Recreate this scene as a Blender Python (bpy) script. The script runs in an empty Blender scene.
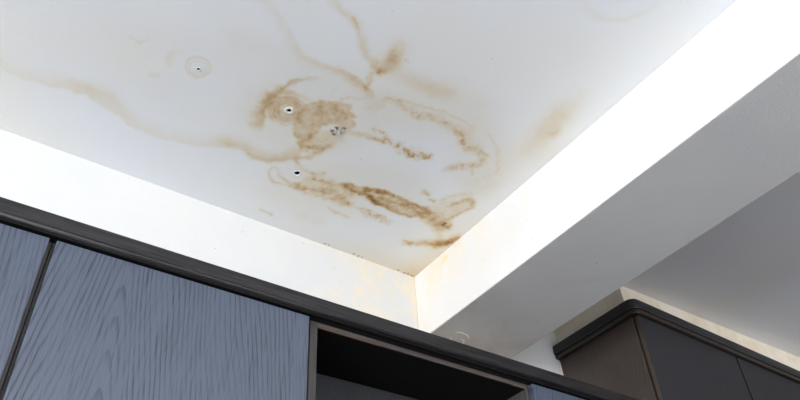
import bpy, bmesh, math, random
import numpy as np
from mathutils import Matrix, Vector

# ---------------------------------------------------------------- camera, world, daylight
S = 1.3            # metres per fitted unit
CZ = 1.4           # eye height
CAM_R=[[0.821796, -0.567326, -0.052846], [-0.341377, -0.564503, 0.751531], [0.456195, 0.599565, 0.657578]]
CAM_LENS=31.5677
YW=1.47353; XB1=1.15638; XB2=1.47404; ZB=2.46425

ZC = CZ + S        # ceiling height 2.7 m
scene = bpy.context.scene
col = scene.collection
cam_d = bpy.data.cameras.new('camera'); cam = bpy.data.objects.new('camera', cam_d); col.objects.link(cam)
r, u, f = [Vector(v) for v in CAM_R]
cam.matrix_world = Matrix(((r.x, u.x, -f.x, 0), (r.y, u.y, -f.y, 0), (r.z, u.z, -f.z, CZ), (0, 0, 0, 1)))
cam_d.sensor_width = 36; cam_d.lens = CAM_LENS; cam_d.clip_start = 0.02
scene.camera = cam

XL, XR, YF = -4.6, 3.3, -4.4       # left wall, right wall, wall behind the camera
world = bpy.data.worlds.new('world'); scene.world = world; world.use_nodes = True
bg = world.node_tree.nodes['Background']; bg.inputs[0].default_value = (0.62, 0.75, 1.0, 1); bg.inputs[1].default_value = 1.0

def daylight(name, loc, rot, sx, sy, power, color):
    d = bpy.data.lights.new(name, 'AREA'); d.shape = 'RECTANGLE'; d.size = sx; d.size_y = sy
    d.energy = power; d.color = color
    o = bpy.data.objects.new(name, d); col.objects.link(o); o.location = loc; o.rotation_euler = rot
    return o
WL = (-4.0, -0.4, 0.5, 2.4)         # window in the left wall: y0, y1, z0, z1
WF = (-0.6, 2.7, 1.55, 2.52)         # window behind the camera: x0, x1, z0, z1
daylight('daylight_left', (XL - 0.03, (WL[0]+WL[1])/2, (WL[2]+WL[3])/2), (0, -math.pi/2, 0), WL[3]-WL[2]-.1, WL[1]-WL[0]-.1, 510, (0.905, 0.945, 1.0))
daylight('daylight_front', ((WF[0]+WF[1])/2, YF - 0.03, (WF[2]+WF[3])/2), (math.pi/2, 0, 0), WF[1]-WF[0]-.1, WF[3]-WF[2]-.1, 160, (0.93, 0.95, 1.0))

vs = scene.view_settings
vs.view_transform = 'Standard'; vs.look = 'None'; vs.gamma = 1; vs.use_curve_mapping = False
vs.exposure = 0.0

# ---------------------------------------------------------------- helpers
def srgb(r, g, b):
    g_ = lambda c: (c/255/12.92) if c <= 10 else ((c/255+.055)/1.055)**2.4
    return (g_(r), g_(g), g_(b), 1)

def link(name, me, mat, parent=None):
    o = bpy.data.objects.new(name, me); col.objects.link(o)
    if mat: me.materials.append(mat)
    if parent: o.parent = parent
    return o

def tag(o, label=None, cat=None, group=None, kind=None):
    for k, v in (('label', label), ('category', cat), ('group', group), ('kind', kind)):
        if v: o[k] = v
    return o

def thing(name, loc, label, cat, group=None):
    o = bpy.data.objects.new(name, None); col.objects.link(o); o.location = loc; o.empty_display_size = .05
    return tag(o, label, cat, group)

def add_box(bm, a, b):
    vs_ = [bm.verts.new((x, y, z)) for x in (a[0], b[0]) for y in (a[1], b[1]) for z in (a[2], b[2])]
    for q in ((0,1,3,2),(4,6,7,5),(0,4,5,1),(2,3,7,6),(0,2,6,4),(1,5,7,3)):
        bm.faces.new([vs_[i] for i in q])

def finish(name, bm, mat, parent=None, bevel=0, segs=2, origin=None):
    if bevel:
        bmesh.ops.bevel(bm, geom=list(bm.edges), offset=bevel, segments=segs, affect='EDGES', profile=.6)
    bmesh.ops.recalc_face_normals(bm, faces=list(bm.faces))
    if origin:
        bmesh.ops.translate(bm, verts=list(bm.verts), vec=[-v for v in origin])
    me = bpy.data.meshes.new(name); bm.to_mesh(me); bm.free()
    if bevel and segs > 2:
        for p in me.polygons: p.use_smooth = True
        try: me.set_sharp_from_angle(angle=math.radians(50))
        except Exception: pass
    o = link(name, me, mat, parent)
    if origin: o.location = origin
    return o

def box(name, a, b, mat, parent=None, bevel=0, segs=2):
    """axis box; a, b in world metres; object origin at the middle of its base"""
    bm = bmesh.new(); add_box(bm, a, b)
    org = Vector(((a[0]+b[0])/2, (a[1]+b[1])/2, min(a[2], b[2])))
    o = finish(name, bm, mat, parent, bevel, segs, origin=org)
    if parent: o.location = org - parent.location
    return o

def prism(name, pts, z0, z1, mat, parent=None, bevel=0, segs=3):
    bm = bmesh.new()
    lo = [bm.verts.new((x, y, z0)) for x, y in pts]; hi = [bm.verts.new((x, y, z1)) for x, y in pts]
    bm.faces.new(lo); bm.faces.new(hi[::-1]); n = len(pts)
    for i in range(n): bm.faces.new((lo[i], hi[i], hi[(i+1) % n], lo[(i+1) % n]))
    if bevel:
        bmesh.ops.recalc_face_normals(bm, faces=list(bm.faces))
        es = [e for e in bm.edges if abs(e.verts[0].co.z - e.verts[1].co.z) < 1e-6]
        bmesh.ops.bevel(bm, geom=es, offset=bevel, segments=segs, affect='EDGES', profile=.5)
    org = Vector((sum(p[0] for p in pts)/n, sum(p[1] for p in pts)/n, z0))
    o = finish(name, bm, mat, parent, 0, origin=org)
    for p in o.data.polygons: p.use_smooth = True
    o.data.set_sharp_from_angle(angle=math.radians(40))
    if parent: o.location = org - parent.location
    return o

# ---------------------------------------------------------------- materials
class NT:
    def __init__(s, name):
        s.m = bpy.data.materials.new(name); s.m.use_nodes = True; s.t = s.m.node_tree
        s.b = s.t.nodes['Principled BSDF']
    def n(s, typ, **kw):
        nd = s.t.nodes.new(typ)
        for k, v in kw.items(): setattr(nd, k, v)
        return nd
    def set(s, sock, v):
        if hasattr(v, 'is_output'): s.t.links.new(v, sock)
        else: sock.default_value = v
    def math(s, op, a, b=0.0, c=0.0, clamp=False):
        nd = s.n('ShaderNodeMath', operation=op, use_clamp=clamp)
        for i, v in enumerate((a, b, c)): s.set(nd.inputs[i], v)
        return nd.outputs[0]
    def mix(s, fac, a, b, blend='MIX'):
        nd = s.n('ShaderNodeMix', data_type='RGBA', blend_type=blend)
        s.set(nd.inputs[0], fac); s.set(nd.inputs[6], a); s.set(nd.inputs[7], b); return nd.outputs[2]
    def coord(s, kind='Object', scale=(1,1,1), loc=(0,0,0)):
        tc = s.n('ShaderNodeTexCoord'); mp = s.n('ShaderNodeMapping')
        mp.inputs['Scale'].default_value = scale; mp.inputs['Location'].default_value = loc
        s.t.links.new(tc.outputs[kind], mp.inputs[0]); return mp.outputs[0]
    def noise(s, vec, scale, detail=3, rough=.5, dist=0.0, out=0):
        nd = s.n('ShaderNodeTexNoise'); s.set(nd.inputs['Vector'], vec)
        nd.inputs['Scale'].default_value = scale; nd.inputs['Detail'].default_value = detail
        nd.inputs['Roughness'].default_value = rough; nd.inputs['Distortion'].default_value = dist
        return nd.outputs[out]
    def ramp(s, fac, stops, interp='LINEAR'):
        nd = s.n('ShaderNodeValToRGB'); cr = nd.color_ramp; cr.interpolation = interp
        while len(cr.elements) < len(stops): cr.elements.new(.5)
        for e, (p, c) in zip(cr.elements, stops): e.position = p; e.color = c if len(c) == 4 else (*c, 1)
        s.set(nd.inputs[0], fac); return nd.outputs[0]
    def smooth(s, v, lo, hi, a=0.0, b=1.0):
        nd = s.n('ShaderNodeMapRange', interpolation_type='SMOOTHSTEP')
        for i, q in enumerate((v, lo, hi, a, b)): s.set(nd.inputs[i], q)
        return nd.outputs[0]
    def bump(s, h, strength, dist):
        nd = s.n('ShaderNodeBump'); nd.inputs['Strength'].default_value = strength; nd.inputs['Distance'].default_value = dist
        s.set(nd.inputs['Height'], h); s.t.links.new(nd.outputs[0], s.b.inputs['Normal'])
    def xyz(s, v):
        nd = s.n('ShaderNodeSeparateXYZ'); s.set(nd.inputs[0], v); return nd.outputs
    def base(s, c, rough=.8, spec=.3):
        s.set(s.b.inputs['Base Color'], c); s.set(s.b.inputs['Roughness'], rough)
        s.b.inputs['Specular IOR Level'].default_value = spec

PAINT = srgb(232, 232, 230)
STAIN_STOPS = [(0, (1, 1, 1)), (.12, (.967, .933, .865)), (.3, (.905, .80, .635)), (.55, (.76, .56, .335)), (.8, (.49, .295, .13)), (1, (.27, .145, .06))]

def mat_ceiling():
    k = NT('stained_ceiling_paint'); v = k.coord()
    at = k.n('ShaderNodeAttribute', attribute_name='stain'); ad = k.n('ShaderNodeAttribute', attribute_name='mould')
    fine = k.noise(v, 260, 4, .65); grain = k.noise(v, 70, 4, .6)
    am = k.math('MULTIPLY', at.outputs['Fac'], k.math('ADD', .62, k.math('ADD', k.math('MULTIPLY', fine, .4), k.math('MULTIPLY', grain, .36))))
    tone = k.ramp(am, STAIN_STOPS)
    cloud = k.noise(v, 2.2, 3, .5)
    paint = k.mix(k.smooth(cloud, .35, .7), srgb(240, 242, 245), srgb(242, 241, 237))
    c_ = k.mix(1.0, paint, tone, 'MULTIPLY')
    c_ = k.mix(k.math('MULTIPLY', ad.outputs['Fac'], k.smooth(fine, .3, .55)), c_, srgb(60, 40, 24))
    k.base(c_, .85, .25)
    h = k.math('ADD', k.noise(v, 190, 2, .5), k.math('MULTIPLY', k.noise(v, 12, 3), 1.5))
    k.bump(h, .09, .004)
    return k.m

def mat_paint(name, c0, c1, stain=None, bump=.16, warm=srgb(224, 203, 166), spots=True):
    """plain wall paint; stain(k, xyz, vec) -> amount 0..1 of old water staining"""
    k = NT(name); v = k.coord()
    c_ = k.mix(k.smooth(k.noise(v, 2.5, 3), .3, .7), c0, c1)
    if stain:
        am = stain(k, k.xyz(v), v)
        if isinstance(am, tuple):
            c_ = k.mix(k.math('MULTIPLY', am[1], .8), c_, srgb(168, 152, 136)); am = am[0]
        c_ = k.mix(am, c_, warm)
    if spots:
        sp = k.smooth(k.noise(v, 55, 2, .5), .73, .77)
        c_ = k.mix(k.math('MULTIPLY', sp, .28), c_, srgb(120, 110, 100))
    k.base(c_, .82, .25)
    h = k.math('ADD', k.noise(v, 170, 2, .5), k.math('MULTIPLY', k.noise(v, 10, 3), 1.6))
    k.bump(h, bump, .004)
    return k.m

def mat_wood(name, dark, light, x0=0., z0=-.3, rings=95., rough=.38, spec=.5, contrast=1.0, tilt=0.0):
    """stained veneer, grain along local z; cathedral figure from cutting a conical trunk"""
    k = NT(name); v = k.coord()
    warp = k.noise(k.coord(scale=(4, 4, .7)), 1.5, 2, .45, out=1)
    wx = k.xyz(warp)
    p = k.xyz(v)
    dx = k.math('ADD', k.math('SUBTRACT', p[0], x0), k.math('MULTIPLY', k.math('SUBTRACT', wx[0], .5), .075))
    dx = k.math('ADD', dx, k.math('MULTIPLY', p[2], tilt))
    zz = k.math('ADD', p[2], k.math('MULTIPLY', k.math('SUBTRACT', wx[1], .5), .22))
    rr = k.math('SQRT', k.math('ADD', k.math('MULTIPLY', dx, dx), .00025))
    rr = k.math('ADD', rr, k.math('MULTIPLY', k.noise(k.coord(scale=(1, 1, .1)), 60, 2), .006))
    val = k.math('ADD', rr, k.math('MULTIPLY', k.math('SUBTRACT', zz, z0), .13))
    fr = k.math('FRACT', k.math('MULTIPLY', val, rings))
    line_ = k.math('MULTIPLY', k.smooth(fr, .5, .88), k.smooth(fr, 1.0, .94))       # slow rise, sharp late-wood edge
    brk = k.smooth(k.noise(k.coord(scale=(9, 9, 1.2)), 2.5, 3), .36, .66)
    fibre = k.noise(k.coord(scale=(1, 1, .035)), 420, 3, .6)
    pore = k.smooth(k.noise(k.coord(scale=(1, 1, .06)), 260, 2, .5), .55, .68)
    g = k.math('MULTIPLY', line_, k.math('MULTIPLY_ADD', brk, .7, .35))
    g = k.math('MULTIPLY', g, .74 * contrast)
    g = k.math('ADD', g, k.math('MULTIPLY', k.math('SUBTRACT', fibre, .5), 1.5 * contrast))
    g = k.math('ADD', g, k.math('MULTIPLY', pore, .3 * contrast), clamp=True)
    c_ = k.mix(g, light, dark)
    k.base(c_, k.math('ADD', rough, k.math('MULTIPLY', g, .12)), spec)
    k.bump(k.math('SUBTRACT', 1.0, g), .12, .0006)
    return k.m

def mat_grain_x(name, dark, light, rough=.45, spec=.45, axis=0):
    """straight grain running along one local axis"""
    k = NT(name); sc = [1, 1, 1]; sc[axis] = .03
    f1 = k.noise(k.coord(scale=tuple(sc)), 520, 3, .6); f2 = k.noise(k.coord(scale=tuple(sc)), 150, 3, .55)
    g = k.smooth(k.math('ADD', k.math('MULTIPLY', f1, .6), k.math('MULTIPLY', f2, .4)), .34, .66)
    k.base(k.mix(g, dark, light), rough, spec)
    k.bump(g, .2, .0008)
    return k.m

def mat_plain(name, c, rough=.6, spec=.4, var=.12, scale=30):
    k = NT(name); v = k.coord()
    n_ = k.noise(v, scale, 3)
    k.base(k.mix(n_, tuple(q*(1-var) for q in c[:3]) + (1,), tuple(min(1, q*(1+var)) for q in c[:3]) + (1,)), rough, spec)
    return k.m

# ---------------------------------------------------------------- water stains (ceiling plane, metres)
STAINS=[
('L',[(-0.180,1.286),(-0.120,1.281),(-0.078,1.284),(-0.005,1.273),(0.057,1.255),(0.122,1.276),(0.191,1.302),(0.265,1.300),(0.348,1.278),(0.408,1.241)],[0.07,0.09,0.11,0.14,0.16,0.15,0.15,0.13,0.14,0.20],0.0032,0.0241,0.00),
('L',[(-0.001,1.246),(0.051,1.234),(0.107,1.231),(0.167,1.267)],[0.05,0.12,0.14,0.05],0.0131,0.0131,0.00),
('L',[(0.406,1.238),(0.450,1.231),(0.475,1.242),(0.518,1.237),(0.554,1.211),(0.571,1.178)],[0.20,0.32,0.36,0.40,0.42,0.30],0.0061,0.0199,0.10),
('L',[(0.273,0.794),(0.309,0.810),(0.350,0.831),(0.382,0.854),(0.401,0.876),(0.432,0.892),(0.465,0.891),(0.500,0.886),(0.536,0.880),(0.574,0.884),(0.605,0.893),(0.621,0.901)],[0.06,0.08,0.10,0.13,0.14,0.16,0.20,0.25,0.30,0.38,0.42,0.28],0.0124,0.0045,0.15),
('L',[(0.592,0.852),(0.598,0.873),(0.603,0.895)],[0.35,0.35,0.35],0.0053,0.0053,0.30),
('L',[(0.398,0.730),(0.421,0.739),(0.442,0.746),(0.469,0.749),(0.500,0.766),(0.523,0.790),(0.551,0.814),(0.587,0.831),(0.607,0.836)],[0.10,0.18,0.20,0.22,0.25,0.26,0.26,0.30,0.38],0.0063,0.0096,0.20),
('L',[(0.473,0.747),(0.499,0.761)],[0.25,0.25],0.0028,0.0028,0.00),
('L',[(0.604,0.824),(0.609,0.794),(0.605,0.763)],[0.34,0.42,0.28],0.0166,0.0166,0.15),
('P',[(0.631,0.780),(0.636,0.791),(0.637,0.803),(0.633,0.812),(0.625,0.817),(0.615,0.817),(0.604,0.811),(0.596,0.802),(0.591,0.791),(0.590,0.780),(0.594,0.771),(0.602,0.766),(0.611,0.766),(0.622,0.771)],0.18,0.0128,0.20),
('L',[(0.603,0.838),(0.615,0.827)],[0.40,0.40],0.0052,0.0052,0.30),
('L',[(0.649,0.820),(0.732,0.814),(0.777,0.804)],[0.14,0.22,0.18],0.0162,0.0162,0.00),
('L',[(0.293,0.923),(0.360,0.912),(0.435,0.911)],[0.06,0.06,0.06],0.0246,0.0246,0.00),
('P',[(0.506,1.026),(0.512,1.047),(0.508,1.069),(0.496,1.088),(0.478,1.099),(0.457,1.101),(0.438,1.093),(0.424,1.076),(0.419,1.055),(0.423,1.034),(0.435,1.016),(0.453,1.005),(0.473,1.003),(0.492,1.010)],0.33,0.0138,0.20),
('L',[(0.449,1.142),(0.441,1.116),(0.430,1.088),(0.429,1.059),(0.433,1.030),(0.434,1.001)],[0.20,0.42,0.45,0.42,0.38,0.38],0.0050,0.0072,0.15),
('L',[(0.434,1.135),(0.421,1.101),(0.419,1.065),(0.423,1.033)],[0.25,0.25,0.25,0.25],0.0055,0.0111,0.00),
('L',[(0.434,1.001),(0.440,0.979),(0.454,0.960),(0.472,0.945),(0.492,0.929)],[0.40,0.42,0.36,0.25,0.10],0.0058,0.0032,0.00),
('L',[(0.429,1.018),(0.457,1.001),(0.494,0.995),(0.519,1.006)],[0.20,0.20,0.15,0.10],0.0041,0.0041,0.00),
('L',[(0.505,1.061),(0.503,1.067),(0.500,1.072),(0.497,1.077),(0.492,1.080),(0.487,1.082),(0.482,1.083),(0.476,1.082),(0.471,1.080),(0.466,1.076),(0.462,1.072),(0.460,1.067),(0.458,1.061),(0.457,1.055),(0.458,1.049),(0.460,1.044),(0.463,1.039),(0.467,1.035),(0.472,1.032),(0.477,1.030),(0.482,1.030),(0.488,1.031),(0.493,1.034)],[0.26,0.26,0.26,0.26,0.26,0.26,0.26,0.26,0.26,0.26,0.26,0.26,0.26,0.26,0.26,0.26,0.26,0.26,0.26,0.26,0.26,0.26,0.26],0.0028,0.0028,0.20),
('L',[(0.514,1.063),(0.512,1.071),(0.508,1.078),(0.503,1.084),(0.496,1.089),(0.489,1.092),(0.482,1.093),(0.474,1.092),(0.467,1.089),(0.460,1.084),(0.455,1.078),(0.451,1.071),(0.449,1.063),(0.448,1.055),(0.449,1.047),(0.452,1.039),(0.456,1.033),(0.462,1.027),(0.468,1.023),(0.476,1.021),(0.483,1.020),(0.490,1.022),(0.497,1.025)],[0.26,0.26,0.26,0.26,0.26,0.26,0.26,0.26,0.26,0.26,0.26,0.26,0.26,0.26,0.26,0.26,0.26,0.26,0.26,0.26,0.26,0.26,0.26],0.0028,0.0028,0.20),
('L',[(0.523,1.064),(0.521,1.075),(0.516,1.084),(0.509,1.092),(0.501,1.098),(0.491,1.102),(0.481,1.103),(0.472,1.102),(0.462,1.098),(0.454,1.092),(0.447,1.085),(0.443,1.075),(0.440,1.065),(0.439,1.055),(0.440,1.045),(0.444,1.035),(0.450,1.026),(0.457,1.019),(0.465,1.014),(0.474,1.011),(0.484,1.011),(0.493,1.012),(0.502,1.017)],[0.20,0.20,0.20,0.20,0.20,0.20,0.20,0.20,0.20,0.20,0.20,0.20,0.20,0.20,0.20,0.20,0.20,0.20,0.20,0.20,0.20,0.20,0.20],0.0028,0.0028,0.20),
('P',[(0.513,1.090),(0.502,1.050),(0.507,1.018),(0.531,0.987),(0.573,0.965),(0.608,0.962),(0.609,0.976),(0.633,0.988),(0.622,0.999),(0.646,1.004),(0.644,1.025),(0.615,1.035),(0.589,1.039),(0.579,1.061),(0.579,1.082),(0.573,1.102),(0.569,1.125),(0.572,1.152),(0.551,1.136),(0.530,1.116)],0.40,0.0058,0.20),
('P',[(0.507,1.044),(0.531,0.998),(0.586,0.968),(0.617,0.990),(0.607,1.020),(0.557,1.043)],0.12,0.0141,0.30),
('P',[(0.549,1.121),(0.577,1.079),(0.623,1.058),(0.646,1.077),(0.630,1.120),(0.611,1.149),(0.576,1.154)],0.27,0.0120,0.35),
('L',[(0.584,1.137),(0.602,1.133),(0.620,1.127)],[0.50,0.50,0.50],0.0046,0.0046,0.50),
('L',[(0.566,1.131),(0.585,1.123),(0.622,1.117)],[0.30,0.30,0.30],0.0075,0.0075,0.50),
('L',[(0.577,1.188),(0.604,1.167),(0.612,1.140),(0.631,1.111)],[0.35,0.30,0.30,0.10],0.0061,0.0061,0.40),
('L',[(0.570,0.959),(0.585,0.939),(0.613,0.929),(0.628,0.908)],[0.20,0.15,0.10,0.05],0.0027,0.0027,0.00),
('L',[(0.629,1.038),(0.660,1.036),(0.702,1.022),(0.730,1.017)],[0.20,0.30,0.42,0.50],0.0059,0.0059,0.35),
('L',[(0.715,1.014),(0.740,1.015),(0.770,1.013),(0.803,1.014),(0.832,1.001),(0.865,1.002)],[0.55,0.62,0.65,0.62,0.60,0.55],0.0080,0.0080,0.75),
('L',[(0.685,1.000),(0.708,0.994),(0.724,0.996)],[0.45,0.45,0.45],0.0047,0.0047,0.80),
('L',[(0.787,1.024),(0.811,1.022)],[0.50,0.50],0.0062,0.0062,0.80),
('L',[(0.825,1.022),(0.847,1.017),(0.867,1.005)],[0.65,0.65,0.65],0.0075,0.0075,0.70),
('L',[(0.647,0.941),(0.651,0.920),(0.660,0.899),(0.685,0.888)],[0.10,0.25,0.22,0.15],0.0111,0.0111,0.70),
('L',[(0.694,0.893),(0.728,0.898),(0.760,0.901),(0.788,0.888),(0.823,0.886),(0.855,0.886)],[0.20,0.35,0.38,0.30,0.38,0.40],0.0081,0.0081,0.60),
('L',[(0.871,0.889),(0.897,0.897),(0.917,0.918),(0.942,0.924),(0.962,0.912),(0.992,0.924),(1.003,0.949),(0.987,0.967),(0.961,0.987),(0.938,1.011)],[0.40,0.50,0.46,0.40,0.34,0.36,0.36,0.40,0.42,0.45],0.0088,0.0088,0.55),
('L',[(0.989,0.961),(1.007,0.996)],[0.25,0.25],0.0059,0.0059,0.60),
('L',[(0.659,0.893),(0.705,0.879),(0.770,0.864),(0.824,0.854),(0.873,0.855),(0.912,0.867)],[0.14,0.16,0.16,0.16,0.14,0.05],0.0026,0.0026,0.00),
('L',[(0.950,0.856),(0.993,0.876),(1.037,0.914),(1.061,0.954)],[0.12,0.12,0.12,0.12],0.0035,0.0035,0.00),
('P',[(0.693,0.882),(0.805,0.870),(0.901,0.870),(0.995,0.918),(0.946,0.926),(0.847,0.883),(0.736,0.901)],0.08,0.0148,0.00),
('L',[(0.541,1.249),(0.537,1.270),(0.548,1.290),(0.566,1.303),(0.590,1.297),(0.614,1.292)],[0.20,0.30,0.32,0.32,0.30,0.20],0.0036,0.0036,0.15),
('L',[(0.550,1.248),(0.571,1.272),(0.604,1.279),(0.644,1.278),(0.680,1.271),(0.719,1.262)],[0.15,0.28,0.35,0.38,0.40,0.35],0.0046,0.0046,0.25),
('L',[(0.574,1.194),(0.593,1.213),(0.616,1.217),(0.646,1.216),(0.663,1.202)],[0.40,0.30,0.36,0.42,0.35],0.0057,0.0057,0.50),
('P',[(0.615,1.287),(0.632,1.257),(0.652,1.222),(0.704,1.214),(0.752,1.199),(0.778,1.236),(0.786,1.281),(0.734,1.287),(0.683,1.298),(0.632,1.295)],0.30,0.0134,0.35),
('L',[(0.621,1.292),(0.646,1.287)],[0.38,0.38],0.0060,0.0060,0.40),
('L',[(0.701,1.253),(0.731,1.249),(0.788,1.274)],[0.30,0.45,0.45],0.0088,0.0088,0.50),
('L',[(0.743,1.281),(0.788,1.279)],[0.35,0.35],0.0069,0.0069,0.50),
('L',[(0.643,1.237),(0.700,1.230),(0.753,1.212)],[0.32,0.32,0.32],0.0046,0.0046,0.50),
('P',[(0.717,1.215),(0.745,1.198),(0.781,1.195),(0.814,1.180),(0.849,1.173),(0.895,1.175),(0.938,1.178),(0.981,1.178),(1.024,1.178),(1.012,1.201),(0.974,1.229),(0.942,1.233),(0.897,1.229),(0.858,1.232),(0.815,1.228),(0.778,1.226),(0.744,1.223)],0.44,0.0076,0.30),
('L',[(0.749,1.215),(0.790,1.219),(0.823,1.218),(0.858,1.227)],[0.45,0.85,0.95,0.90],0.0089,0.0089,0.45),
('L',[(0.795,1.196),(0.826,1.192),(0.847,1.184)],[0.55,0.55,0.55],0.0081,0.0081,0.50),
('L',[(0.849,1.227),(0.892,1.232),(0.937,1.236),(0.969,1.227)],[0.60,0.65,0.60,0.40],0.0050,0.0050,0.15),
('L',[(0.830,1.189),(0.880,1.179),(0.941,1.182),(0.983,1.177)],[0.50,0.45,0.40,0.30],0.0042,0.0042,0.10),
('L',[(0.849,1.207),(0.897,1.203),(0.941,1.192),(0.966,1.197)],[0.45,0.40,0.35,0.25],0.0053,0.0053,0.15),
('P',[(0.934,1.181),(0.998,1.173),(1.068,1.183),(1.095,1.205),(1.071,1.241),(0.997,1.221)],0.30,0.0146,0.20),
('P',[(0.809,1.276),(0.829,1.265),(0.860,1.266),(0.902,1.267),(0.940,1.271),(0.935,1.295),(0.895,1.298),(0.850,1.293)],0.40,0.0058,0.60),
('L',[(0.746,1.319),(0.775,1.323),(0.818,1.328)],[0.20,0.35,0.20],0.0039,0.0039,0.30),
('L',[(0.590,1.424),(0.606,1.425),(0.622,1.425)],[0.42,0.42,0.42],0.0042,0.0042,0.40),
('L',[(0.696,1.391),(0.758,1.385)],[0.08,0.08],0.0143,0.0143,0.00),
('L',[(0.940,1.123),(0.952,1.125)],[0.50,0.50],0.0055,0.0055,0.30),
('L',[(0.972,1.138),(0.987,1.139)],[0.42,0.42],0.0056,0.0056,0.40),
('L',[(1.007,1.127),(1.011,1.104),(1.030,1.083),(1.054,1.059)],[0.20,0.30,0.28,0.15],0.0063,0.0063,0.40),
('L',[(1.042,1.126),(1.058,1.091),(1.083,1.081),(1.097,1.103),(1.086,1.136),(1.075,1.169)],[0.30,0.40,0.42,0.42,0.45,0.40],0.0054,0.0054,0.30),
('P',[(1.014,1.132),(1.062,1.069),(1.091,1.086),(1.086,1.136),(1.080,1.176),(1.097,1.226),(1.065,1.234),(0.986,1.206),(0.991,1.172)],0.26,0.0145,0.25),
('L',[(1.043,1.214),(1.075,1.212),(1.096,1.210)],[0.40,0.40,0.40],0.0112,0.0112,0.50),
('L',[(1.076,1.238),(1.108,1.275)],[0.20,0.20],0.0096,0.0096,0.00),
('L',[(1.030,1.339),(1.059,1.327),(1.096,1.305),(1.122,1.290),(1.143,1.266),(1.149,1.239)],[0.35,0.45,0.60,0.85,0.80,0.60],0.0093,0.0132,0.25),
('L',[(1.121,1.308),(1.136,1.282),(1.145,1.254)],[0.50,0.50,0.50],0.0086,0.0086,0.20),
('L',[(1.019,1.328),(1.043,1.331)],[0.40,0.40],0.0046,0.0046,0.00),
('L',[(1.078,0.845),(1.071,0.773),(1.067,0.706),(1.066,0.649)],[0.10,0.26,0.30,0.08],0.0239,0.0269,0.12),
('L',[(1.092,0.768),(1.098,0.752)],[0.20,0.20],0.0091,0.0091,0.00),
('L',[(0.271,1.030),(0.274,1.038),(0.274,1.047),(0.272,1.056),(0.267,1.064),(0.261,1.070),(0.254,1.075),(0.247,1.077),(0.239,1.076),(0.232,1.073),(0.226,1.068),(0.222,1.061),(0.220,1.053),(0.220,1.045),(0.223,1.036),(0.227,1.028),(0.233,1.022),(0.240,1.018),(0.247,1.016),(0.255,1.016),(0.262,1.019),(0.267,1.024),(0.271,1.030)],[0.20,0.20,0.20,0.20,0.20,0.20,0.20,0.20,0.20,0.20,0.20,0.20,0.20,0.20,0.20,0.20,0.20,0.20,0.20,0.20,0.20,0.20,0.20],0.0023,0.0023,0.00),
('L',[(0.265,1.038),(0.267,1.043),(0.267,1.050),(0.265,1.056),(0.262,1.061),(0.258,1.066),(0.253,1.069),(0.248,1.070),(0.243,1.070),(0.238,1.068),(0.234,1.064),(0.231,1.059),(0.230,1.054),(0.230,1.047),(0.231,1.042),(0.234,1.036),(0.238,1.032),(0.243,1.029),(0.248,1.027),(0.253,1.028),(0.258,1.029),(0.262,1.033),(0.265,1.038)],[0.12,0.12,0.12,0.12,0.12,0.12,0.12,0.12,0.12,0.12,0.12,0.12,0.12,0.12,0.12,0.12,0.12,0.12,0.12,0.12,0.12,0.12,0.12],0.0030,0.0030,0.00),
('L',[(0.193,1.076),(0.183,1.063),(0.184,1.040),(0.202,1.028)],[0.08,0.12,0.10,0.05],0.0049,0.0049,0.00),
('L',[(0.094,1.052),(0.114,1.046),(0.131,1.032)],[0.08,0.16,0.06],0.0028,0.0028,0.00),
('L',[(0.164,1.125),(0.178,1.117)],[0.12,0.12],0.0051,0.0051,0.00),
('L',[(0.643,1.475),(0.843,1.473),(1.024,1.473),(1.161,1.475)],[0.05,0.14,0.20,0.26],0.0474,0.0474,0.00),
('L',[(1.161,1.475),(1.155,1.282),(1.161,1.054)],[0.26,0.14,0.05],0.0470,0.0470,0.00),
('L',[(1.057,1.018),(1.062,0.899),(1.106,0.828)],[0.09,0.09,0.09],0.0456,0.0456,0.00),
('L',[(0.911,0.455),(0.950,0.449),(0.978,0.433),(1.005,0.398),(1.017,0.363)],[0.03,0.08,0.10,0.10,0.04],0.0036,0.0060,0.00),
('L',[(0.880,0.445),(0.908,0.457),(0.938,0.456)],[0.05,0.05,0.05],0.0096,0.0096,0.00),
('P',[(0.901,0.790),(0.912,0.826),(0.894,0.872),(0.852,0.918),(0.794,0.954),(0.732,0.973),(0.680,0.970),(0.648,0.948),(0.642,0.911),(0.661,0.867),(0.701,0.825),(0.755,0.791),(0.814,0.772),(0.866,0.771)],0.09,0.0512,0.00),
('P',[(1.051,0.906),(1.084,0.955),(1.100,1.003),(1.095,1.039),(1.067,1.056),(1.025,1.048),(0.978,1.019),(0.936,0.976),(0.906,0.928),(0.895,0.885),(0.902,0.853),(0.926,0.838),(0.963,0.842),(1.007,0.866)],0.10,0.0448,0.00),
('P',[(0.669,0.935),(0.686,0.992),(0.670,1.059),(0.623,1.121),(0.555,1.162),(0.482,1.175),(0.420,1.157),(0.382,1.114),(0.372,1.056),(0.392,0.994),(0.436,0.940),(0.497,0.902),(0.564,0.887),(0.625,0.898)],0.09,0.0559,0.00),
('P',[(0.926,1.122),(0.933,1.171),(0.901,1.234),(0.833,1.300),(0.746,1.352),(0.659,1.380),(0.589,1.379),(0.550,1.350),(0.549,1.300),(0.584,1.239),(0.647,1.179),(0.727,1.129),(0.810,1.100),(0.881,1.097)],0.08,0.0470,0.00),
('P',[(0.243,1.025),(0.241,1.084),(0.198,1.161),(0.120,1.237),(0.025,1.296),(-0.065,1.325),(-0.131,1.319),(-0.161,1.280),(-0.151,1.219),(-0.106,1.148),(-0.034,1.079),(0.052,1.025),(0.136,0.994),(0.205,0.993)],0.03,0.0612,0.00),
]
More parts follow.
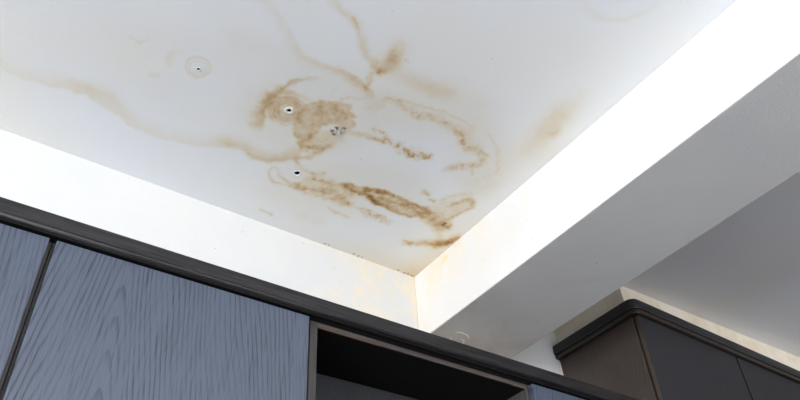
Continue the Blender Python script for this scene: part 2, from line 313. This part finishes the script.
SPECKS=[(0.8224,1.4678,0.0034,0.70),(0.8352,1.4660,0.0031,0.60),(0.9237,1.4660,0.0040,0.80),(0.9397,1.4685,0.0036,0.70),(0.9531,1.4665,0.0028,0.60),(1.0885,1.4668,0.0033,0.60),(1.1144,1.4706,0.0042,0.70),(1.1463,1.4712,0.0042,0.70),(1.1287,1.4686,0.0034,0.70),(0.6053,1.0572,0.0056,1.00),(0.6107,1.0418,0.0052,1.00),(0.6264,1.0461,0.0050,1.00),(0.6148,1.0634,0.0050,1.00),(0.6264,1.0340,0.0044,1.00),(1.0746,1.2117,0.0056,0.90),(1.0740,1.2012,0.0041,0.80),(0.5360,0.6857,0.0012,0.40),(0.6364,0.7764,0.0015,0.50),(0.6435,0.7786,0.0015,0.50),(0.1774,1.0119,0.0012,0.40),(0.8032,0.6676,0.0013,0.40),(0.7887,0.7495,0.0013,0.40),(0.7207,1.1038,0.0016,0.30)]
HOLES=[(0.2500,1.0506,0.0043),(0.4823,1.0534,0.0059),(0.6037,1.2380,0.0083)]
FLAKES=[(0.6082,1.0473),(0.6202,1.0479),(0.6269,1.0397),(0.6182,1.0593),(0.6144,1.0335),(0.6365,1.0459)]

rng = np.random.RandomState(7)
def vnoise(X, Y, freq, seed):
    g = np.random.RandomState(seed).rand(128, 128)
    x = X*freq + 40.3*seed % 17; y = Y*freq + 11.7*seed % 13
    i = np.floor(x).astype(int); j = np.floor(y).astype(int); a = x-i; b = y-j
    a = a*a*(3-2*a); b = b*b*(3-2*b)
    G = lambda p, q: g[p % 128, q % 128]
    return (G(i, j)*(1-a)+G(i+1, j)*a)*(1-b) + (G(i, j+1)*(1-a)+G(i+1, j+1)*a)*b
def fbm(X, Y, freq, seed, n=4):
    s, a, t = 0, 1., 0
    for k in range(n):
        s = s + a*vnoise(X, Y, freq*2**k, seed+k); t += a; a *= .55
    return s/t

def stain_field(X, Y):
    wx = X + (fbm(X, Y, 55, 3)-.5)*.016; wy = Y + (fbm(X, Y, 55, 9)-.5)*.016
    rough_n = np.clip((fbm(X, Y, 90, 21, 3)-.38)*3.6, 0, 1.5)
    mott = fbm(X, Y, 75, 31, 4)
    out = np.zeros_like(X)
    for st in STAINS:
        P = np.array(st[1])
        if st[0] == 'L':
            amp = np.array(st[2]); sp, sn, rg = st[3], st[4], st[5]
            pad = 3.2*max(sp, sn)
        else:
            pad = 3*st[3]; rg = st[4]
        lo = P.min(0)-pad-.01; hi = P.max(0)+pad+.01
        m = np.where((wx > lo[0]) & (wx < hi[0]) & (wy > lo[1]) & (wy < hi[1]))
        if not len(m[0]): continue
        x = wx[m]; y = wy[m]
        best = np.full(x.shape, 1e9); bs = np.zeros_like(x); ba = np.zeros_like(x)
        n = len(P); segs = n-1 if st[0] == 'L' else n
        inside = np.zeros(x.shape, bool)
        for i in range(segs):
            p = P[i]; q = P[(i+1) % n]; d = q-p; L2 = d@d + 1e-12
            t = np.clip(((x-p[0])*d[0]+(y-p[1])*d[1])/L2, 0, 1)
            ex = x-p[0]-t*d[0]; ey = y-p[1]-t*d[1]; dd = ex*ex+ey*ey
            w = dd < best
            best[w] = dd[w]
            if st[0] == 'L':
                bs[w] = (d[0]*ey-d[1]*ex)[w]; ba[w] = (amp[i]*(1-t)+amp[i+1]*t)[w]
            else:
                c = ((p[1] > y) != (q[1] > y)) & (x < (q[0]-p[0])*(y-p[1])/(q[1]-p[1]+1e-12)+p[0]); inside ^= c
        best = np.sqrt(best)
        if st[0] == 'L':
            sg = np.where(bs > 0, sp, sn); a = ba*np.exp(-.5*(best/sg)**2)
        else:
            sd = np.where(inside, -best, best); t = np.clip(.5-sd/(2*st[3]), 0, 1)
            rim = np.exp(-.5*(best/(.6*st[3]))**2)*.18
            a = st[2]*(t*t*(3-2*t)*(.55+.9*mott[m]) + rim)
        a = a*((1-rg)+rg*rough_n[m])
        o = out[m]; out[m] = 1-(1-o)*(1-np.clip(a, 0, 1)) if rg < .5 else np.maximum(o, 0)+a*(1-o)
    return np.clip(out, 0, 1)

def speck_field(X, Y):
    out = np.zeros_like(X); n = fbm(X, Y, 160, 5, 2)
    for x, y, r_, a in SPECKS:
        d = np.hypot(X-x, Y-y)/(r_*(.6+.9*n)); out = np.maximum(out, a*np.clip(1.6-d*1.1, 0, 1))
    return out

# ---------------------------------------------------------------- setting
M_ceil = mat_ceiling()
M_plain = mat_paint('plain_wall_paint', srgb(230, 231, 230), srgb(226, 226, 223))

def build_ceiling():
    x0, x1, y0, y1 = -.34, XB1, .16, YW
    nx = int((x1-x0)/.0026); ny = int((y1-y0)/.0026)
    gx = np.linspace(x0, x1, nx+1); gy = np.linspace(y0, y1, ny+1)
    X, Y = np.meshgrid(gx, gy, indexing='ij')
    st = stain_field(X, Y); mo = speck_field(X, Y)
    Z = ZC + (fbm(X, Y, 4, 50, 3)-.5)*.0012*np.clip((x1-X)*20, 0, 1)*np.clip((y1-Y)*20, 0, 1)*np.clip((X-x0)*20, 0, 1)*np.clip((Y-y0)*20, 0, 1)
    V = np.stack([X, Y, Z], -1).reshape(-1, 3)
    idx = np.arange((nx+1)*(ny+1)).reshape(nx+1, ny+1)
    Q = np.stack([idx[:-1, :-1], idx[:-1, 1:], idx[1:, 1:], idx[1:, :-1]], -1).reshape(-1, 4)
    cx = V[Q].mean(1); keep = np.ones(len(Q), bool)
    for hx, hy, hr in HOLES: keep &= np.hypot(cx[:, 0]-hx, cx[:, 1]-hy) > hr
    Q = Q[keep]
    ev = []; eq = []
    def quad(a, b, c, d, z=ZC):
        i = len(V)+len(ev); ev.extend([(a, c, z), (a, d, z), (b, d, z), (b, c, z)]); eq.append((i, i+1, i+2, i+3))
    quad(XL, x0, YF, YW); quad(x0, x1, YF, y0); quad(x1, XR, YF, YW); quad(XL, XR, YF, YW, ZC+.2)
    V2 = np.concatenate([V, np.array(ev)]); Q2 = np.concatenate([Q, np.array(eq)])
    me = bpy.data.meshes.new('ceiling')
    me.vertices.add(len(V2)); me.vertices.foreach_set('co', V2.astype(np.float32).ravel())
    me.loops.add(len(Q2)*4); me.loops.foreach_set('vertex_index', Q2.astype(np.int32).ravel())
    me.polygons.add(len(Q2)); me.polygons.foreach_set('loop_start', np.arange(0, len(Q2)*4, 4, dtype=np.int32))
    me.update(calc_edges=True)
    pad = np.zeros(len(ev))
    for nm, arr in (('stain', st), ('mould', mo)):
        at = me.attributes.new(nm, 'FLOAT', 'POINT'); at.data.foreach_set('value', np.concatenate([arr.ravel(), pad]).astype(np.float32))
    return tag(link('ceiling', me, M_ceil), 'white painted ceiling with brown water stains beside the beam', kind='structure')
ceiling = build_ceiling()

M_rim = mat_plain('bare_plaster_rim', srgb(240, 238, 230), .9, .2)
M_bore = mat_plain('dark_drilled_bore', srgb(48, 32, 20), .9, .1)
for (hx, hy, hr), wide in zip(HOLES, (1.2, 2.1, 1.15)):
    bm = bmesh.new(); n = 20
    prof = [(hr*wide, ZC-.0003), (hr*wide*.9, ZC-.0012), (hr*1.02, ZC-.0012), (hr*.92, ZC+.002)]
    rows = [[bm.verts.new((hx+q*math.cos(t)*(1+.06*math.sin(3*t+hx*40)), hy+q*math.sin(t)*(1+.06*math.sin(3*t+hx*40)), z)) for t in [2*math.pi*i/n for i in range(n)]] for q, z in prof]
    for a, b in zip(rows, rows[1:]):
        for i in range(n): bm.faces.new((a[i], a[(i+1) % n], b[(i+1) % n], b[i]))
    rim = finish('screw_hole', bm, M_rim if wide > 2 else M_ceil, ceiling, origin=(hx, hy, ZC))
    bm = bmesh.new()
    lo = [bm.verts.new((hr*.95*math.cos(2*math.pi*i/n), hr*.95*math.sin(2*math.pi*i/n), .0015)) for i in range(n)]
    hi = [bm.verts.new((hr*.8*math.cos(2*math.pi*i/n), hr*.8*math.sin(2*math.pi*i/n), .03)) for i in range(n)]
    for i in range(n): bm.faces.new((lo[i], lo[(i+1) % n], hi[(i+1) % n], hi[i]))
    bm.faces.new(hi)
    finish('bore', bm, M_bore, rim)

# curled flakes of paint hanging from the torn spot
M_flake = mat_plain('lifted_paint_flake', srgb(225, 222, 214), .8, .2)
rr_ = random.Random(4)
for fx, fy in FLAKES:
    bm = bmesh.new(); L = rr_.uniform(.007, .011); W = L*rr_.uniform(.45, .7); cz = rr_.uniform(.002, .004); a = rr_.uniform(0, 6.28)
    g = []
    for i in range(4):
        for j in range(3):
            x = L*(i/3-.5); y = W*(j/2-.5)*(1-.35*(i == 3))*rr_.uniform(.85, 1.1); z = -.0008-cz*(i/3)**2
            g.append(bm.verts.new((x*math.cos(a)-y*math.sin(a), x*math.sin(a)+y*math.cos(a), z)))
    for i in range(3):
        for j in range(2): bm.faces.new((g[i*3+j], g[i*3+j+1], g[(i+1)*3+j+1], g[(i+1)*3+j]))
    bmesh.ops.solidify(bm, geom=list(bm.faces), thickness=.0005)
    o = finish('paint_flake', bm, M_flake, ceiling); o.location = (fx, fy, ZC)

# rear wall above the cabinets: cream water blotches growing towards the beam corner
XOFF = -(XL+XR)/2          # wall origin is its middle
def rear_stain(k, p, v):
    near = k.math('MULTIPLY', k.smooth(p[0], XB1-.62+XOFF, XB1-.05+XOFF), k.smooth(p[0], XB1+.12+XOFF, XB1+.02+XOFF))
    up = k.smooth(p[2], 2.2, 2.75, .8, 1.0)
    bl = k.smooth(k.noise(v, 9, 5, .6, .6), .44, .62)
    bl2 = k.smooth(k.noise(v, 26, 4, .6), .5, .64)
    edge = k.math('MULTIPLY', k.smooth(p[0], XB1-.05+XOFF, XB1+XOFF), k.smooth(p[0], XB1+.1+XOFF, XB1+.02+XOFF))
    a = k.math('ADD', k.math('MULTIPLY', bl, .34), k.math('MULTIPLY', bl2, .24))
    return k.math('ADD', k.math('MULTIPLY', k.math('MULTIPLY', near, up), k.math('ADD', a, .1)), k.math('MULTIPLY', edge, .12), clamp=True)
M_rear = mat_paint('rear_wall_paint', srgb(198, 199, 200), srgb(205, 203, 199), rear_stain)
tag(box('wall_back', (XL-.2, YW, 0), (XR+.2, YW+.2, ZC), M_rear), kind='structure', label='white rear wall with cream blotches near the beam corner')

def beam_stain(k, p, v):
    # p is local to the beam (origin mid base); +y end meets the rear wall
    ly = (YW-YF)/2
    near = k.smooth(p[1], ly-1.0, ly)
    corner = k.smooth(p[1], ly-.07, ly-.005)
    streak = k.smooth(k.noise(k.coord(scale=(1, 1, .25)), 22, 4, .6), .4, .65)
    top = k.smooth(p[2], .02, ZC-ZB)
    bl = k.smooth(k.noise(v, 11, 5, .6, .5), .48, .66)
    a = k.math('MULTIPLY', near, k.math('MULTIPLY', k.math('ADD', k.math('MULTIPLY', streak, .26), k.math('MULTIPLY', bl, .26)), top))
    a = k.math('ADD', a, k.math('MULTIPLY', corner, k.math('MULTIPLY', streak, .35)))
    a = k.math('ADD', a, k.math('MULTIPLY', near, .14))
    dy = k.math('DIVIDE', k.math('SUBTRACT', p[1], ly-.155), .028); dz = k.math('DIVIDE', k.math('SUBTRACT', p[2], ZC-ZB-.022), .022)
    d = k.math('ADD', k.math('MULTIPLY', dy, dy), k.math('MULTIPLY', dz, dz))
    spot = k.math('MULTIPLY', k.smooth(d, 1.4, .0), k.smooth(k.noise(v, 40, 3), .35, .6))
    side = k.smooth(p[0], -(XB2-XB1)/2+.012, -(XB2-XB1)/2+.004)      # only the face towards the stains is wetted
    return k.math('MULTIPLY', k.math('ADD', a, k.math('MULTIPLY', spot, .75)), side, clamp=True)
def beam_all(k, p, v):
    face = beam_stain(k, p, v); ly = (YW-YF)/2
    g = k.math('MULTIPLY', k.smooth(p[1], ly-.42, ly-.02), k.smooth(k.noise(v, 7, 5, .6, .4), .25, .75, .35, 1.0))
    return face, k.math('MULTIPLY', g, k.smooth(p[2], .006, .001))
M_beam = mat_paint('beam_paint', srgb(218, 217, 215), srgb(212, 211, 210), beam_all, bump=.24)
beam = tag(box('ceiling_beam', (XB1, YF, ZB), (XB2, YW, ZC), M_beam, bevel=.003, segs=2), kind='structure', label='white painted beam running across the ceiling to the rear wall')

# cracked, peeling skin of paint under the beam beside the rear wall
def ridge(pts, w, h, name, parent, mat, z):
    bm = bmesh.new(); rows = []
    for i, (x, y) in enumerate(pts):
        p = Vector(pts[max(i-1, 0)]); q = Vector(pts[min(i+1, len(pts)-1)]); d = (q-p).normalized(); nrm = Vector((-d.y, d.x))
        t = math.sin(math.pi*(i+.5)/len(pts))
        rows.append([bm.verts.new((x+nrm.x*w*t*s_, y+nrm.y*w*t*s_, z-hh*t)) for s_, hh in ((-1, 0), (-.2, h), (1, .25*h), (1.05, 0))])
    for a, b in zip(rows, rows[1:]):
        for j in range(3): bm.faces.new((a[j], a[j+1], b[j+1], b[j]))
    o = finish(name, bm, mat, parent); o.location = -Vector(parent.location); return o
M_peel = mat_plain('peeling_paint_edge', srgb(228, 214, 188), .85, .2)
for pts in (((1.215,1.375),(1.235,1.368),(1.262,1.372),(1.278,1.385)), ((1.255,1.395),(1.272,1.402),(1.280,1.417),(1.296,1.420)), ((1.245,1.420),(1.262,1.428),(1.270,1.440)), ((1.222,1.405),(1.233,1.416),(1.236,1.430)), ((1.30,1.43),(1.33,1.445),(1.37,1.44))):
    ridge(pts, .0028, .0016, 'paint_flake', beam, M_peel, ZB+.0002)

# bulkhead over the right-hand cabinet
def bulk_stain(k, p, v):
    return k.math('MULTIPLY', k.smooth(k.noise(v, 13, 5, .62, .4), .42, .68), .55)
M_bulk = mat_paint('bulkhead_paint', srgb(240, 231, 215), srgb(236, 226, 208), bulk_stain, warm=srgb(222, 203, 168))
u_ = lambda q: q*S
RZ = lambda z: CZ + S*z
XBK = u_(1.37); YBK = u_(.892); ZCR1 = RZ(.9335); ZCR0 = RZ(.9055); ZLIP = RZ(.8935)
TILT = .025                 # the cabinet hangs slightly low on its right side
bm = bmesh.new(); add_box(bm, (XBK, YBK, ZCR1), (XR, YW, ZC))
for w in bm.verts:
    if w.co.x > XBK+.1:
        if w.co.z < ZC-.01: w.co.z -= TILT*(XR-XBK)
        if w.co.y < YW-.01: w.co.y -= .016*(XR-XBK)
tag(finish('wall_bulkhead', bm, M_bulk, origin=(XBK+.5, YBK+.1, ZCR1)), kind='structure', label='cream boxed bulkhead between the dark cabinet and the ceiling')

# remaining shell behind and beside the camera
def wall_with_window(name, axis, pos, span, win, thick):
    a0, a1 = span; w0, w1, z0, z1 = win; bm = bmesh.new()
    for lo, hi, za, zb in ((a0, w0, 0, ZC), (w1, a1, 0, ZC), (w0, w1, 0, z0), (w0, w1, z1, ZC)):
        if axis == 'x': add_box(bm, (pos-thick, lo, za), (pos, hi, zb))
        else: add_box(bm, (lo, pos-thick, za), (hi, pos, zb))
    return tag(finish(name, bm, M_plain), kind='structure')
wall_with_window('wall_left', 'x', XL, (YF-.2, YW), WL, .2)
wall_with_window('wall_front', 'y', YF, (XL, XR+.2), WF, .2)
M_right = mat_paint('taupe_wall_paint', srgb(92, 88, 88), srgb(86, 82, 82))
tag(box('wall_right', (XR, YF, 0), (XR+.2, YW, ZC), M_right), kind='structure')
M_floor = mat_plain('grey_floor_tile', srgb(84, 80, 80), .4, .5, .06, 6)
tag(box('floor', (XL-.2, YF-.2, -.1), (XR+.2, YW+.2, 0), M_floor), kind='structure')
M_frame = mat_plain('white_window_frame', srgb(235, 235, 235), .4, .5, .03)
kg = NT('window_glass'); kg.base((1, 1, 1, 1), .02, .5); kg.b.inputs['Transmission Weight'].default_value = 1.0; M_glass = kg.m
def window(name, axis, pos, win):
    w0, w1, z0, z1 = win; bm = bmesh.new(); t = .05; mid = (w0+w1)/2
    bars = [(w0, w1, z0, z0+t), (w0, w1, z1-t, z1), (w0, w0+t, z0+t, z1-t), (w1-t, w1, z0+t, z1-t), (mid-t/2, mid+t/2, z0+t, z1-t)]
    for a, b, c, d in bars:
        if axis == 'x': add_box(bm, (pos-.12, a, c), (pos-.07, b, d))
        else: add_box(bm, (a, pos-.12, c), (b, pos-.07, d))
    root = tag(finish(name, bm, M_frame), kind='structure')
    for a, b in ((w0+t, mid-t/2), (mid+t/2, w1-t)):
        if axis == 'x': box('pane', (pos-.098, a, z0+t), (pos-.092, b, z1-t), M_glass, root)
        else: box('pane', (a, pos-.098, z0+t), (b, pos-.092, z1-t), M_glass, root)
window('window_1', 'x', XL, WL); window('window_2', 'y', YF, WF)

# ---------------------------------------------------------------- cabinets on the rear wall
YD, YC, YBACK = u_(.862), u_(.876), YW - .001      # door face, carcass face, wall
ZT = RZ(.611); ZBOT = ZT - .70
T = .018
M_carc = mat_grain_x('dark_carcass_board', srgb(50, 47, 47), srgb(74, 69, 67), .5, .4, axis=2)
M_carc_h = mat_grain_x('dark_carcass_rail', srgb(56, 51, 49), srgb(84, 77, 72), .5, .4, axis=0)
M_inner = mat_grain_x('dark_inner_board', srgb(38, 36, 36), srgb(52, 49, 48), .55, .35, axis=2)
M_black = mat_plain('black_painted_shade', srgb(15, 14, 14), .7, .2)  # near-black colour puts shade into cabinet tops, door gaps and crown underside
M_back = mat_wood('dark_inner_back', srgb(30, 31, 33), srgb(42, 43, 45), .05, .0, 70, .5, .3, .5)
M_chip = mat_plain('worn_board_edge', srgb(104, 76, 52), .7, .3, .4, 60)
M_crown = mat_grain_x('dark_crown_wood', srgb(9, 8, 9), srgb(42, 39, 40), .46, .28, axis=0)

def carcass(root, x0, x1, front=True, rail=.018, back_y=None, zt=ZT, zb=ZBOT, yc=None):
    """sides, top, bottom and back boards of one wall cabinet"""
    yc = YC if yc is None else yc; back_y = YBACK if back_y is None else back_y
    box('side_panel', (x0, yc, zb), (x0+T, YBACK, zt), M_carc, root, .0008, 1)
    box('side_panel', (x1-T, yc, zb), (x1, YBACK, zt), M_carc, root, .0008, 1)
    box('top_rail', (x0+T, yc, zt-rail), (x1-T, yc+.004, zt), M_carc_h, root, .0006, 1)
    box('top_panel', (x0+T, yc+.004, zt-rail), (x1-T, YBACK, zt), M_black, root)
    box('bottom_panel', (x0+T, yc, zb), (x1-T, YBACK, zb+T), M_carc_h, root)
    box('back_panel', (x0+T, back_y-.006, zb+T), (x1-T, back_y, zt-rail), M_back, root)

def door(root, x0, x1, z0, z1, mat, y=YD, thick=None):
    thick = (YC-YD-.0015) if thick is None else thick
    return box('door', (x0, y, z0), (x1, y+thick, z1), mat, root, .0012, 2)

dz1 = ZT - .005
WOODD, WOODL = srgb(30, 34, 43), srgb(69, 77, 92)
M_d1 = mat_wood('slate_veneer_a', WOODD, WOODL, .10, .30, 105, .42, .65)
M_d2 = mat_wood('slate_veneer_b', WOODD, WOODL, -.13, .42, 105, .42, .65)
M_d4 = mat_wood('slate_veneer_c', WOODD, WOODL, .05, .35, 105, .42, .65)
g_run = 'row of slate grey wall cabinets'
c1 = thing('wall_cabinet', (u_(-.14), YW-.17, ZBOT), 'slate grey wood-grain wall cabinet cut off at the left edge of the picture', 'cabinet', g_run)
carcass(c1, u_(-.34), u_(.0665)); door(c1, u_(-.335), u_(.0612), ZBOT, dz1, M_d1)
c2 = thing('wall_cabinet', (u_(.26), YW-.17, ZBOT), 'wide slate grey wall cabinet with arched wood grain door, left of open cabinet', 'cabinet', g_run)
carcass(c2, u_(.0672), u_(.4655)); door(c2, u_(.0705), u_(.4575), ZBOT, dz1, M_d2)
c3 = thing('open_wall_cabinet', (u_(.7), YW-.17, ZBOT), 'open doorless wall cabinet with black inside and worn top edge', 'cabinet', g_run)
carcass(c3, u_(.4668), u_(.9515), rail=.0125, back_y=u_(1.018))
# chipped lower arris of the top rail
box('worn_edge', (u_(.4668)+T+.001, YC-.0004, ZT-.0134), (u_(.4668)+T+.16, YC+.0035, ZT-.0124), M_chip, c3)
box('worn_edge', (u_(.9515)-T-.045, YC-.0004, ZT-.0134), (u_(.9515)-T-.001, YC+.0035, ZT-.0124), M_chip, c3)
c4 = thing('wall_cabinet', (u_(1.15), YW-.17, ZBOT), 'slate grey wall cabinet between open cabinet and dark brown side panel, mostly out of frame', 'cabinet', g_run)
carcass(c4, u_(.9522), u_(1.333)); door(c4, u_(.9425), u_(1.331), ZBOT, dz1, M_d4)

# crown board over the whole run: flat face, rounded lower nose
bm = bmesh.new(); yf = u_(.85); zt_ = RZ(.6385)
prof = [(yf+.0, zt_), (yf+.0035, ZT+.0115), (yf+.0018, ZT+.0100), (yf+.0012, ZT+.0065), (yf+.003, ZT+.003), (yf+.0065, ZT+.0008), (yf+.011, ZT), (yf+.095, ZT), (yf+.095, zt_)]
ends = [[bm.verts.new((x, y, z)) for y, z in prof] for x in (u_(-.345), u_(1.345))]
n = len(prof)
for i in range(n): bm.faces.new((ends[0][i], ends[0][(i+1) % n], ends[1][(i+1) % n], ends[1][i]))
bm.faces.new(ends[0]); bm.faces.new(ends[1][::-1])
cr = finish('cabinet_cornice', bm, M_crown, origin=(u_(.5), yf+.05, ZT+.0004))
for p in cr.data.polygons: p.use_smooth = p.area < .025 and abs(p.normal.x) < .5 and p.normal.z < -.05
box('shadow_strip', (u_(-.344), yf+.009, ZT-.0022), (u_(1.33), YD+.004, ZT+.0003), M_black, cr)  # added black strip, paints the shade under the crown overhang
tag(cr, 'long dark wood crown board running along the tops of the slate cabinets', 'moulding', kind='thing')
cn_kind = 'thing'

# ---------------------------------------------------------------- cabinet to the right of the beam
XS = u_(1.36); xe = XR-.03; zt2 = ZLIP; yc2 = u_(.878); xm = u_(1.758)
M_side = mat_wood('brown_side_veneer', srgb(33, 27, 24), srgb(60, 51, 46), .3, .8, 80, .45, .4, .7)
M_rd = mat_wood('charcoal_door_veneer', srgb(31, 30, 33), srgb(41, 40, 43), .1, .9, 70, .5, .3, .5)
M_edge = mat_plain('brown_door_edge', srgb(62, 50, 41), .5, .4)
c5 = thing('wall_cabinet', (XS, YW-.17, ZLIP), 'tall charcoal wall cabinet with brown side panel under the cream bulkhead', 'cabinet')
M_side_z = M_side
k5 = bmesh.new(); add_box(k5, (XS, yc2, ZBOT), (XS+T, YBACK, zt2))
# the side veneer runs along z but lies in the y-z plane: turn the mesh so that local x is depth
sp = finish('side_panel', k5, None, c5, .0008, 1, origin=((XS+T/2), (yc2+YBACK)/2, ZBOT))
sp.data.transform(Matrix.Rotation(math.pi/2, 4, 'Z')); sp.rotation_euler.z = -math.pi/2
sp.location = Vector((XS+T/2, (yc2+YBACK)/2, ZBOT)) - c5.location; sp.data.materials.append(M_side)
box('side_panel', (xe-T, yc2, ZBOT), (xe, YBACK, zt2), M_carc, c5)
box('top_panel', (XS+T, yc2+.004, zt2-T), (xe-T, YBACK, zt2), M_black, c5)
box('bottom_panel', (XS+T, yc2+.004, ZBOT), (xe-T, YBACK, ZBOT+T), M_carc_h, c5)
box('back_panel', (XS+T, YBACK-.006, ZBOT+T), (xe-T, YBACK, zt2-T), M_back, c5)
box('divider', (xm-T/2, yc2+.03, ZBOT+T), (xm+T/2, YBACK-.007, zt2-T), M_black, c5)
def edged_door(x0, x1):
    d = box('door', (x0+.001, YD, ZBOT), (x1, YD+.0135, zt2-.003), M_rd, c5, .001, 2)
    e = box('edge_band', (x0, YD+.0012, ZBOT), (x0+.0009, YD+.0133, zt2-.004), M_edge if x0 < xm-.1 else M_black, c5)
edged_door(XS+.003, xm-.0045); xm2 = 2*xm-XS; edged_door(xm+.0045, xm2-.0045); edged_door(xm2+.0045, xe-.002)
box('divider', (xm2-T/2, yc2+.03, ZBOT+T), (xm2+T/2, YBACK-.007, zt2-T), M_black, c5)
# caulk squeezed out where the side panel meets the wall
M_caulk = mat_plain('old_caulk', srgb(196, 186, 170), .7, .3, .25, 90)
bm = bmesh.new(); rows = []
rr_ = random.Random(9)
for i in range(30):
    z = ZBOT + (zt2-.004-ZBOT)*i/29; w = rr_.uniform(.003, .010)
    rows.append([bm.verts.new((XS-w*a_, YBACK-w*b_, z)) for a_, b_ in ((1, 0), (.55, .4), (0, 1))])
for a, b in zip(rows, rows[1:]):
    for j in range(2): bm.faces.new((a[j], a[j+1], b[j+1], b[j]))
ck = finish('caulk_bead', bm, M_caulk, c5); ck.location = -c5.location

# its cornice: a board with a rounded corner and a smaller lip below
def footprint(xl, yf_, rad, back):
    pts = [(xl, back)]
    for i in range(9):
        t = math.pi + math.pi/2*i/8
        pts.append((xl+rad+rad*math.cos(t), yf_+rad+rad*math.sin(t)))
    pts += [(xe, yf_), (xe, back)]
    return pts
M_crown2 = mat_grain_x('black_cornice', srgb(30, 29, 30), srgb(44, 42, 42), .4, .45, axis=0)
M_lip = mat_plain('cornice_lip', srgb(46, 40, 35), .3, .5)
cn = thing('cabinet_cornice', (XS, YW-.17, ZLIP), 'black cornice with rounded corner capping the cabinet beyond the beam', 'moulding')
prism('cornice_board', footprint(u_(1.345), u_(.852), .03, YBACK), ZCR0, ZCR1, M_crown2, cn, .0035, 3)
prism('cornice_lip', footprint(u_(1.349), u_(.8545), .028, YBACK), ZLIP+.0004, ZCR0, M_lip, cn, .003, 3)
for o in (c5, cn): o.rotation_euler.y = TILT
cn['kind'] = cn_kind
